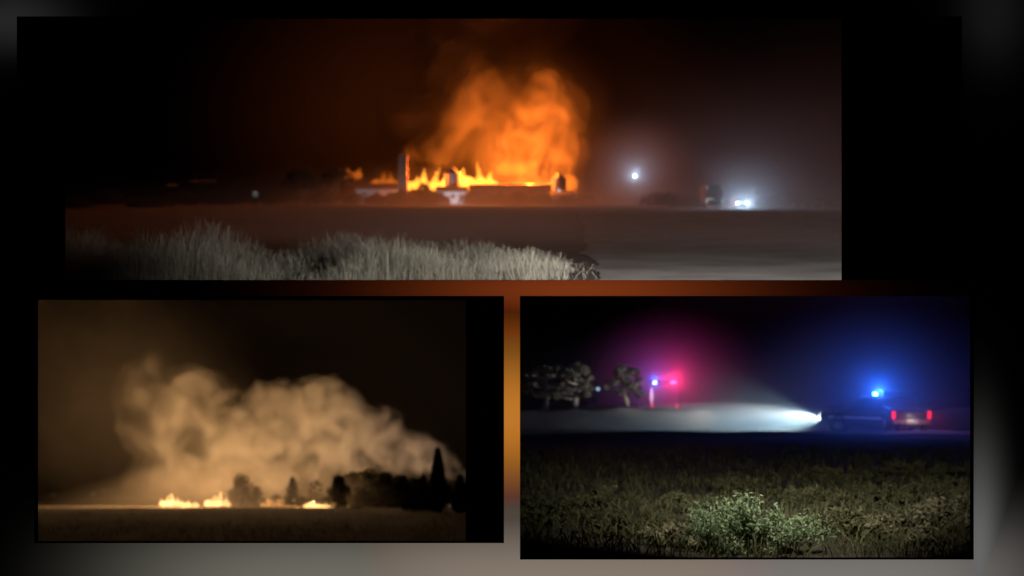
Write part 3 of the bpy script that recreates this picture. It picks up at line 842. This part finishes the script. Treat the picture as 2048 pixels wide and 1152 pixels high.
def car(name, label, loc, rz, paint, kind='suv', cat='car', lightbar=None, tail='lamp_tail', head='lamp_head', group=None):
    """x forward, length about 4.9, width 1.9"""
    t = thing(name, label, cat, loc, rz, group)
    Lh, W = 2.45, 0.95
    def ring(x, zlo, zhi, w):
        return [(x, -w * .94, zlo), (x, -w, zlo + .12), (x, -w, (zlo + zhi) / 2 + .1), (x, -w * .93, zhi), (x, w * .93, zhi), (x, w, (zlo + zhi) / 2 + .1), (x, w, zlo + .12), (x, w * .94, zlo)]
    top = 1.06
    secs = [ring(-Lh, .50, .98, W * .93), ring(-Lh + .12, .40, top, W), ring(-1.95, .36, top, W), ring(-1.0, .34, top, W), ring(0, .34, top, W), ring(1.0, .34, top - .02, W), ring(1.9, .36, top - .10, W * .99), ring(Lh - .15, .38, .90, W * .95), ring(Lh, .46, .80, W * .86)]
    bo = obj('body', loft(bmesh.new(), secs), paint, t, False)
    if kind == 'suv': x0b, x0t, x1t, x1b, zr = -2.35, -2.12, 0.45, 1.15, 1.76
    else: x0b, x0t, x1t, x1b, zr = -0.75, -0.62, 0.55, 1.25, 1.80
    wt = W * .80
    cab = [[(x0b, -W * .93, top), (x0b, W * .93, top), (x0t, wt, zr), (x0t, -wt, zr)], [(x1b, -W * .93, top - .02), (x1b, W * .93, top - .02), (x1t, wt, zr), (x1t, -wt, zr)]]
    obj('cabin', loft(bmesh.new(), cab), paint, t)
    def quad(pts, off):
        bm = bmesh.new(); o = Vector(off)
        v = [bm.verts.new(Vector(p)) for p in pts] + [bm.verts.new(Vector(p) + o) for p in pts]
        for i in range(4): bm.faces.new((v[i], v[(i + 1) % 4], v[4 + (i + 1) % 4], v[4 + i]))
        bm.faces.new(v[:4]); bm.faces.new(v[4:]); return bm
    z0, z1 = top + .06, zr - .08
    def lerp(a, b, f): return a + (b - a) * f
    f0, f1 = (z0 - top) / (zr - top), (z1 - top) / (zr - top)
    for s in (-1, 1):
        spans = ((.06, .33), (.36, .64), (.67, .96)) if kind == 'suv' else ((.08, .48), (.52, .95))
        for (u0, u1) in spans:
            def P(u, f):
                xa, xb = lerp(x0b, x0t, f), lerp(x1b, x1t, f)
                return (lerp(xa, xb, u), s * lerp(W * .93, wt, f), lerp(top, zr, f))
            obj('side_window', quad([P(u0, f0), P(u1, f0), P(u1, f1), P(u0, f1)], (0, s * .012, .003)), 'pane', t)
        for xd in ((-.95, .0), (.05, 1.0)) if kind == 'suv' else ((.05, 1.05),):
            d = obj('door', bx(xd[0], xd[1], s * W - .012, s * W + .012, .48, 1.0, .008), paint, t)
            obj('handle', bx(xd[0] + .1, xd[0] + .26, min(s * (W + .014), s * (W + .045)), max(s * (W + .014), s * (W + .045)), .86, .89), 'black_plastic', d)
        obj('mirror', bx(.98, 1.12, s * (W + .10) - .09, s * (W + .10) + .09, 1.06, 1.22, .02), 'black_plastic', t)
    def F(xb, xt, y, f): return (lerp(xb, xt, f), y * lerp(W * .93, wt, f), lerp(top, zr, f))
    obj('windscreen', quad([F(x1b, x1t, -.9, f0), F(x1b, x1t, .9, f0), F(x1b, x1t, .9, f1), F(x1b, x1t, -.9, f1)], (.015, 0, .01)), 'pane', t)
    obj('rear_window', quad([F(x0b, x0t, -.88, f0), F(x0b, x0t, .88, f0), F(x0b, x0t, .88, f1), F(x0b, x0t, -.88, f1)], (-.015, 0, .006)), 'pane', t)
    for x in (-1.52, 1.52):
        for s in (-1, 1):
            wheel(t, x, s * (W - .10), .37, .24)
            a = bmesh.new()
            prof = [(.44, -.02), (.44, .03), (.47, .03), (.47, -.02)]
            lathe(a, [(.40, -.02), (.40, .035), (.46, .035), (.46, -.02)], 24, (x, s * W, .40), 'Y')
            obj('wheel_arch', a, 'black_plastic', t, True)
    obj('front_bumper', bx(Lh - .06, Lh + .10, -W * .9, W * .9, .40, .60, .04), 'black_plastic', t)
    obj('rear_bumper', bx(-Lh - .12, -Lh + .05, -W * .94, W * .94, .42, .62, .04), 'galvanised' if kind != 'suv' else 'black_plastic', t)
    obj('grille', bx(Lh - .005, Lh + .02, -.42, .42, .62, .78, .01), 'black_plastic', t)
    for s in (-1, 1):
        obj('headlight', bx(Lh - .06, Lh + .03, s * .66 - .15, s * .66 + .15, .64, .79, .03), head, t)
        obj('tail_light', bx(-Lh - .035, -Lh + .02, s * .84 - .085, s * .84 + .085, .66, 1.03, .015), tail, t)
    obj('number_plate', bx(-Lh - .150, -Lh - .122, -.26, .26, .44, .58), 'plate', t)
    if kind != 'suv':
        for s in (-1, 1): obj('bed_rail', bx(-2.4, -.8, s * .88 - .05, s * .88 + .05, 1.063, 1.11, .01), 'black_plastic', t)
        g = obj('tailgate', bx(-Lh - .02, -Lh + .03, -.74, .74, .64, 1.0, .012), paint, t)
        obj('handle', bx(-Lh - .045, -Lh - .022, -.12, .12, .88, .93), 'black_plastic', g)
    if kind == 'suv' and lightbar:
        for s in (-1, 1): obj('side_reflection_stripe', bx(-2.2, 2.0, s * (W + .016) - .002, s * (W + .016) + .002, .74, .84), 'reflective', t)  # pale stripe added in place of a light reflection along the side
    if lightbar:
        lb = obj('light_bar', bx(-.35, -.05, -.62, .62, zr + .04, zr + .09, .01), 'black_plastic', t)
        for (s, m) in lightbar:
            obj('lens', bx(-.32, -.08, min(s * .1, s * .58), max(s * .1, s * .58), zr + .095, zr + .21, .03), m, lb)
        for s in (-.5, .5): obj('mount', bx(-.24, -.16, s - .04, s + .04, zr + .002, zr + .038), 'black_plastic', lb)
    return t

M['lens_off'] = solid('lens_off', (0.05, 0.08, 0.25), (0.06, 0.10, 0.3), 5, 0.2)
# road place --------------------------------------------------------------
# police car seen from the side, facing left, its headlights raking the dust
pc = on(z_road, 1640, 59); pcx = pc.x + 2.52
pz = z_road(pcx, 59) + 0.03
car('patrol_car', 'dark patrol car seen side on with blue roof light and white headlights facing left', (pcx, 59, pz), math.pi - 0.30, 'dark_paint', 'suv', lightbar=((1, 'lamp_blue'), (-1, 'lens_off')), tail='lens_off')
bl = Vector((pcx + 0.2, 59, pz + 2.1))
point('roof_light_blue', bl + Vector((0, -0.6, 0.05)), 800, (0.02, 0.13, 1.0))
for dy in (-.66, .66):
    spot('headlight_beam', (pc.x - 0.06, 59 + dy, pz + .72), (pc.x - 14, 61.5 + dy, pz + .45), 1700, (0.62, 0.90, 1.0), 76, 0.9, 0.02)
spot('headlight_beam', (pc.x - 0.1, 59.6, pz + .75), (3.9, 66, z_road(3.9, 66) + 0.7), 8000, (1.0, 0.90, 0.78), 26, 1.0, 0.02)
# pickup seen from behind
pk = on(z_road, 1823, 56.5)
car('pickup_truck', 'pickup truck seen from behind with two red tail lights and number plate made to glow', (pk.x, 56.5 + 2.45, pk.z + .02), math.pi / 2, 'dark_paint', 'pickup', 'truck', head='lens_off')
for s in (-1, 1):
    point('tail_light_red', (pk.x + s * .86, 55.3, pk.z + .88), 8, (1.0, 0.02, 0.04))
point('plate_lamp_light', (pk.x, 56.12, pk.z + .78), 7, (1.0, 0.80, 0.66))

# emergency truck farther along the track, box body, seen from behind
et = on(z_road, 1329, 98)
t = thing('emergency_truck', 'dark boxy emergency truck with a blue and a red roof light and pale corner strips', 'truck', (et.x, 98, et.z), math.radians(4))
obj('box_body', bx(-1.15, 1.15, 0, 4.2, .62, 2.55, .06), 'dark_paint', t)
obj('cab', loft(bmesh.new(), [[(-1.05, 4.22, .6), (1.05, 4.22, .6), (1.0, 4.22, 2.2), (-1.0, 4.22, 2.2)], [(-1.05, 5.2, .6), (1.05, 5.2, .6), (1.0, 5.0, 2.15), (-1.0, 5.0, 2.15)], [(-1.0, 6.2, .6), (1.0, 6.2, .6), (.95, 6.0, 1.2), (-.95, 6.0, 1.2)]]), 'dark_paint', t)
for s in (-1, 1):
    d = obj('rear_door', bx(s * .53 - .50, s * .53 + .50, -.03, -.004, .72, 2.4, .01), 'dark_paint', t)
    obj('handle', bx(s * .12 - .03, s * .12 + .03, -.07, -.031, 1.3, 1.6), 'black_plastic', d)
    obj('rear_window', bx(s * .53 - .3, s * .53 + .3, -.045, -.031, 1.7, 2.2), 'pane', d)
    obj('tail_light', bx(s * 1.02 - .08, s * 1.02 + .08, -.06, -.002, .66, .70 + .3, .01), 'lamp_tail', t)
    if s < 0: obj('reflective_strip', bx(s * 1.08 - .05, s * 1.08 + .05, -.05, -.002, 1.05, 2.3), 'reflective', t)
obj('bumper', bx(-1.12, 1.12, -.2, -.01, .42, .58, .03), 'black_plastic', t)
point('corner_lamp_light', (et.x - 1.05, 97.2, et.z + 1.7), 30, (1.0, 0.95, 0.85))
for y in (.9, 5.1):
    for s in (-1, 1):
        wh = obj('wheel', lathe(bmesh.new(), [(.25, -.13), (.42, -.13), (.45, -.09), (.45, .09), (.42, .13), (.25, .13)], 22, (s * .98, y, .45), 'X'), 'tyre', t, True)
        obj('rim', lathe(bmesh.new(), [(.24, -.03), (.2, .02), (.08, .05)], 14, (s * .98 + s * .10, y, .45), 'X'), 'rim', wh, True)
for (s, m, r) in ((-1, 'lamp_blue', .13), (1, 'lamp_red', .24)):
    bb = obj('beacon_base', lathe(bmesh.new(), [(.16, 2.56), (.16, 2.62), (.1, 2.63)], 14, (s * .77, .15, 0)), 'black_plastic', t)
    obj('beacon', lathe(bmesh.new(), [(r, 2.635), (r, 2.76), (r * .6, 2.84), (.02, 2.86)], 14, (s * .77, .15, 0)), m, bb, True)
point('beacon_light_blue', (et.x - .77, 97.7, et.z + 3.1), 800, (0.06, 0.12, 1.0))
point('beacon_light_red', (et.x + .77, 97.7, et.z + 3.1), 1900, (1.0, 0.02, 0.10))

# far small lights
def far_lamp(label, px, py, Y, r, m, fn, group):
    return lamp_post(label, px, py, Y, r, 0, None, m, group, fn)
far_lamp('tiny cyan lamp seen through the dark gap between pale trees', 1196, 778, 150, .22, 'lamp_cyan', z_road, 'far lamps beyond the track')
far_lamp('tiny faint lamp near the right edge beyond the pickup', 1928, 816, 190, .13, 'lamp_dim', z_road, 'far lamps beyond the track')
far_lamp('faintest lamp at the very right edge beyond the pickup', 1942, 818, 200, .13, 'lamp_dim', z_road, 'far lamps beyond the track')
far_lamp('right one of two tiny lamps far left of the valley fire', 208, 981, 300, .16, 'lamp_dim', z_valley, 'far lamps left of the valley fire')
far_lamp('left one of two tiny lamps far left of the valley fire', 186, 987, 310, .17, 'lamp_dim', z_valley, 'far lamps left of the valley fire')
far_lamp('faintest lamp at far left of the valley field', 108, 988, 330, .12, 'lamp_dim', z_valley, 'far lamps left of the valley fire')

# farm place: oncoming car with headlights, box trailer, rail, sign, embers
oc = on(z_farm, 1486, 172)
car('oncoming_car', 'oncoming car with two bluish white headlights in the dark field', (oc.x, 172 + 2.45, oc.z), -math.pi / 2 - 0.05, 'dark_paint', 'suv', tail='lens_off')
for dx, pw in ((.66, 5000), (-.62, 3000)):
    spot('headlight_glow', (oc.x + dx, 171.85, oc.z + .74), (oc.x + dx - 5, 150, oc.z + 3.2), pw, COOL, 140, 1.0)

bt = on(z_farm, 1429, 167)
t = thing('box_trailer', 'dark box trailer with pale reflective corners made to glow left of the oncoming car', 'trailer', bt, 0.1)
obj('box_body', bx(-1.2, 1.2, 0, 3.0, .7, 3.3, .04), 'black_plastic', t)
for s in (-1, 1):
    obj('glowing_reflector', bx(s * 1.1 - .09, s * 1.1 + .09, -.03, -.002, .3 + .42, 1.35), 'marker_glow', t)
    obj('glowing_corner_mark', bx(s * 1.02 - .16, s * 1.02 + .16, -.03, -.002, 2.7, 3.1), 'faint_marker_glow', t)
    wheel_y = 1.6
    wh = obj('wheel', lathe(bmesh.new(), [(.25, -.12), (.42, -.12), (.45, -.08), (.45, .08), (.42, .12), (.25, .12)], 20, (s * 1.0, wheel_y, .45), 'X'), 'tyre', t, True)
obj('glowing_rail_mark', bx(-.95, -.2, -.035, -.003, 1.2, 1.35), 'marker_glow', t)
obj('bumper', bx(-1.15, 1.15, -.12, -.04, .45, .6), 'galvanised', t)
obj('drawbar', tube(bmesh.new(), [(0, 3.0, .62), (0, 4.4, .55)], [.07, .06], 8), 'galvanised', t)

rl0, rl1 = on(z_farm, 1582, 196), on(z_farm, 1648, 192)
t = thing('guard_rail', 'low pale guard rail far right of the oncoming car', 'guard rail', rl0, math.atan2(rl1.y - rl0.y, rl1.x - rl0.x))
LR = (rl1 - rl0).length
obj('rail', prism(bmesh.new(), [(-.03, .62), (.02, .66), (-.03, .72), (.02, .78), (-.03, .84), (.0, .84), (.05, .78), (.0, .72), (.05, .66), (.0, .62)], 0, LR), 'galvanised', t)
for k in range(4):
    x = .3 + (LR - .6) * k / 3
    obj('post', bx(x - .05, x + .05, .055, .15, -.3, .84), 'galvanised', t)

sg = on(z_farm, 511, 150)
t = thing('field_sign', 'small pale sign on a post standing in the dark field at left', 'sign', sg, 0.3)
obj('post', bx(-.05, .05, .02, .12, -.2, 1.9), 'timber', t)
obj('board', bx(-.35, .35, -.03, .018, 1.6, 2.3, .01), 'reflective', t)
obj('added_sign_lamp', tube(bmesh.new(), [(0, 0, 2.42), (0, -.3, 2.6), (0, -.5, 2.58)], [.03, .03, .05], 6), 'black_plastic', t)
point('added_sign_light', sg + Vector((0, -.6, 2.45)), 2.0, (0.9, 0.95, 1.0))  # lamp added to brighten the pale board

for (px, py, w, lab) in ((405, 362, 50, 'thin line of dull orange embers in the dark at left'), (344, 370, 20, 'short faint ember line farthest left in the dark field')):
    p = at(px, py, 330); bm = bmesh.new()
    for k in range(18):
        x = p.x + (k / 17 - .5) * w / FPX * 330; r = random.uniform(.06, .2)
        bmesh.ops.create_icosphere(bm, subdivisions=1, radius=1, matrix=Matrix.Translation((x, p.y, p.z + random.uniform(-.2, .25))) @ Matrix.Diagonal((r * 1.8, r, r * .8, 1)))
    tag(obj('ember_line', bm, 'ember', None), lab, 'embers', 'embers at far left', 'stuff')

# ------------------------------------------------------------------ dry grass and shrubs
def grass(name, pts, h, m, lean=0.25, width=0.012):
    n = len(pts)
    h = h * RNG.uniform(0.45, 1.15, n)
    a = RNG.uniform(0, 6.283, n); l = RNG.uniform(0.05, 1.0, n) * lean * h
    d = np.stack([np.cos(a), np.sin(a), np.zeros(n)], 1)
    s = np.stack([-np.sin(a * 1.7), np.cos(a * 1.7), np.zeros(n)], 1) * width * RNG.uniform(.6, 1.5, n)[:, None]
    z = np.zeros((n, 3)); z[:, 2] = h
    b = np.asarray(pts)
    m1 = b + z * .55 + d * (l * .35)[:, None]; tp = b + z + d * l[:, None]
    hd = b + z * .86 + d * (l * .72)[:, None]
    V = np.stack([b - s, b + s, m1 + s * .8, m1 - s * .8, hd + s * 1.3, hd - s * 1.3, tp + s * .2, tp - s * .2], 1).reshape(-1, 3)
    k = np.arange(n)[:, None] * 8
    F = np.concatenate([k + [0, 1, 2, 3], k + [3, 2, 4, 5], k + [5, 4, 6, 7]], 0)
    return link(name, np_mesh(name, V, F), m)

def scatter_farm(n, y0, y1):
    out = []
    while len(out) < n:
        y = y0 * (y1 / y0) ** random.random()
        px = random.uniform(40, 1480)
        x = (px - 1024) / FPX * y
        edge = 1.2 + 0.055 * (y - 18)
        if x > edge - 0.2 + abs(random.gauss(0, .9)) * -1 + random.uniform(-.1, .5): continue
        if hsh(x, y, 0.9) < random.uniform(-.45, .35): continue
        out.append((x, y, z_farm(x, y) - .02))
    return np.array(out)
random.seed(3)
def farm_grass(n, y1, hx, lean, width, label, lo):
    p = scatter_farm(n, 17.9, y1)
    pxs = p[:, 0] / p[:, 1] * FPX + 1024
    keep = (pxs < 980) | (p[:, 1] < np.interp(pxs, [980, 1250, 1480], [y1, 23, 20]))
    p, pxs = p[keep], pxs[keep]
    h = np.interp(pxs, [60, 330, 520, 640, 800, 1000, 1100, 1180, 1260], hx) * np.array([0.75 + 1.2 * hsh(q[0], q[1], 0.55) for q in p])
    h = np.clip(h, lo, 2) * np.interp(p[:, 1], [18, 22, 30], [1, .9, .6])
    return tag(grass('dry_grass', p, h, 'straw', lean, width), label, 'grass', kind='stuff')
farm_grass(13000, 28, [0.40, 0.42, 0.38, 0.34, 0.32, 0.28, 0.20, 0.10, 0.05], 1.6, 0.0028, 'matted low dry grass at the front of the farm field', 0.05)
farm_grass(17000, 27, [0.66, 0.80, 0.72, 0.60, 0.54, 0.46, 0.30, 0.15, 0.05], 0.8, 0.0022, 'tall dry pale grass stalks in the headlights at the front of the farm field', 0.05)

vp = []
random.seed(21)
while len(vp) < 3500:
    y = 36.0 * (175 / 36.0) ** random.random(); px = random.uniform(40, 960); x = (px - 1024) / FPX * y
    if hsh(x, y, 0.12) < random.uniform(-.6, .4): continue
    vp.append((x, y, z_valley(x, y) - .02))
tag(grass('field_stubble', np.array(vp), np.full(len(vp), .30), 'straw', .9, .012), 'dry stubble over the dark field in front of the valley fire', 'grass', kind='stuff')

def shrub(name, label, px, Y, wpx_, hpx, m, n, leaf, seed, group, stems=16):
    random.seed(seed)
    b = on(z_road, px, Y); R = FPX / Y; W, H = wpx_ / R, hpx / R
    t = thing(name, label, 'shrub', b, random.uniform(0, 6.28), group)
    bm = bmesh.new(); C = []
    for k in range(stems):
        a = random.uniform(0, 6.28); f = math.sqrt(random.random())
        r = W * .5 * f; tip = Vector((r * math.cos(a), r * math.sin(a), H * (1.0 - .55 * f * f) * random.uniform(.72, 1.05)))
        mid = Vector((tip.x * .55, tip.y * .55, tip.z * .55 + H * .05))
        s0 = Vector((tip.x * .1, tip.y * .1, -.05))
        tube(bm, [s0, mid, tip], [.012, .009, .004], 5)
        m_ = n // stems
        tt = RNG.uniform(.2, 1.02, m_)[:, None]
        q = np.where(tt < .5, np.array(s0) + (np.array(mid) - np.array(s0)) * tt * 2, np.array(mid) + (np.array(tip) - np.array(mid)) * (tt * 2 - 1))
        C.append(q + RNG.normal(size=(m_, 3)) * np.array([.055, .055, .05]) * H * (0.5 + tt))
    obj('stems', bm, 'bark', t, True)
    V, F = leaves(np.concatenate(C), leaf, 2.4)
    link('foliage', np_mesh('foliage', V, F), m, t)
    return t
gs = 'low roadside shrubs'
shrub('leafy_shrub', 'pale green leafy shrub at the bottom centre of the road picture', 1505, 12.7, 330, 112, 'shrub_pale', 9000, .021, 5, gs, 34)
SH = [(1100, 15.5, 200, 90, 'shrub_brown', 'dark shrub at the lower left corner of the road picture'), (1240, 14.2, 190, 80, 'shrub_brown', 'low brownish shrub right of the lower left corner'),
      (1340, 13.2, 150, 70, 'shrub_straw', 'straw coloured tuft left of the pale green shrub'), (1690, 14.0, 180, 95, 'shrub_brown', 'brown green shrub right of the pale green shrub'),
      (1800, 13.4, 170, 80, 'shrub_straw', 'straw coloured shrub near the lower right corner'), (1905, 14.4, 180, 110, 'shrub_straw', 'yellowish shrub in the lower right corner'),
      (1620, 17.5, 180, 70, 'shrub_brown', 'shrub behind the right side of the pale green shrub'), (1780, 18.5, 220, 70, 'shrub_brown', 'wide brown shrub in the second row at right'),
      (1900, 20.0, 200, 60, 'shrub_brown', 'shrub in the second row at the right edge'), (1380, 17.0, 170, 60, 'shrub_brown', 'shrub behind the left side of the pale green shrub'),
      (1210, 18.0, 180, 60, 'shrub_brown', 'dim shrub in the second row at left'), (1480, 20.5, 180, 52, 'shrub_brown', 'dim shrub far behind the pale green shrub'),
      (1690, 23.5, 200, 48, 'shrub_brown', 'dim low shrub in the third row right of centre'), (1850, 25.5, 200, 45, 'shrub_brown', 'dim low shrub in the third row at right'),
      (1560, 12.9, 120, 50, 'shrub_straw', 'short tuft at the right foot of the pale green shrub'), (1430, 12.8, 110, 46, 'shrub_straw', 'short tuft at the left foot of the pale green shrub')]
for i, (px, Y, w, h, m, lab) in enumerate(SH):
    shrub('leafy_shrub', lab, px, Y, w, h * 0.62, m, 2600, .030, 50 + i, gs, 22)
pts = []
random.seed(11)
while len(pts) < 11000:
    y = 12.0 * (40 / 12.0) ** random.random(); px = random.uniform(1030, 2000); x = (px - 1024) / FPX * y
    if x < 0.1 or hsh(x, y, 0.9) < random.uniform(-.6, .3): continue
    pts.append((x, y, z_road(x, y) - .02))
tag(grass('verge_grass', np.array(pts), np.full(len(pts), .22), 'shrub_brown', 1.3, .006), 'rough dry verge grass between the roadside shrubs', 'grass', kind='stuff')

# ------------------------------------------------------------------ headlights of the filming car, from behind the wall's solid parts
spot('filming_car_light', (-0.4, 10.75, 0.05), (-1.6, 19, 0.15), 1700, (1.0, 0.97, 0.92), 62, 1.0, 0.01)
spot('filming_car_light', (3.5, 10.9, 0.75), (-5.0, 30, 1.2), 2300, (1.0, 0.96, 0.90), 54, 1.0, 0.02)
spot('filming_car_light', (3.5, 11.0, 0.6), (5.4, 20, 0.1), 15000, (1.0, 0.98, 0.95), 92, 1.0, 0.02)
spot('filming_car_light', (2.6, 10.9, -0.06), (2.9, 14.6, -2.9), 640, (1.0, 1.0, 0.90), 75, 1.0, 0.02)
spot('filming_car_light', (2.4, 10.9, -0.06), (5.5, 24, -4.0), 1600, (1.0, 1.0, 0.92), 60, 1.0, 0.02)

mist_ball('gravel_mist', 'grey mist hanging in the headlights above the gravel road', 'mist', 1600, 500, 32, 640, 15, 150, 0.030)
mist_ball('beacon_mist', 'dusty air added as a blue halo round the patrol car roof light', 'dust', 1755, 775, 58, 320, 9, 250, 0.045)  # dusty ball added to give the roof light its halo
mist_ball('beacon_mist', 'dusty air added as a red and blue halo round the emergency truck beacons', 'dust', 1340, 770, 96, 225, 14, 175, 0.03)  # dusty ball added for the halo of both beacons
mist_ball('beam_dust', 'pale dust filling the headlight beam left of the patrol car', 'dust', 1450, 844, 60.5, 300, 5, 38, 0.22, (0.88, 0.95, 0.95), 0.2, 0.7)
mist_ball('beam_dust', 'thin dust glowing above the headlight beam', 'dust', 1500, 810, 61, 330, 7, 130, 0.016)
mist_ball('track_mist', 'thin dusty air over the whole track and its verge', 'dust', 1500, 830, 54, 760, 12, 230, 0.022)
mist_ball('tail_halo_mist', 'dusty air added as a red halo round the pickup tail lights', 'dust', 1850, 845, 55, 190, 5, 100, 0.03)  # dusty ball added for the halo of the tail lights
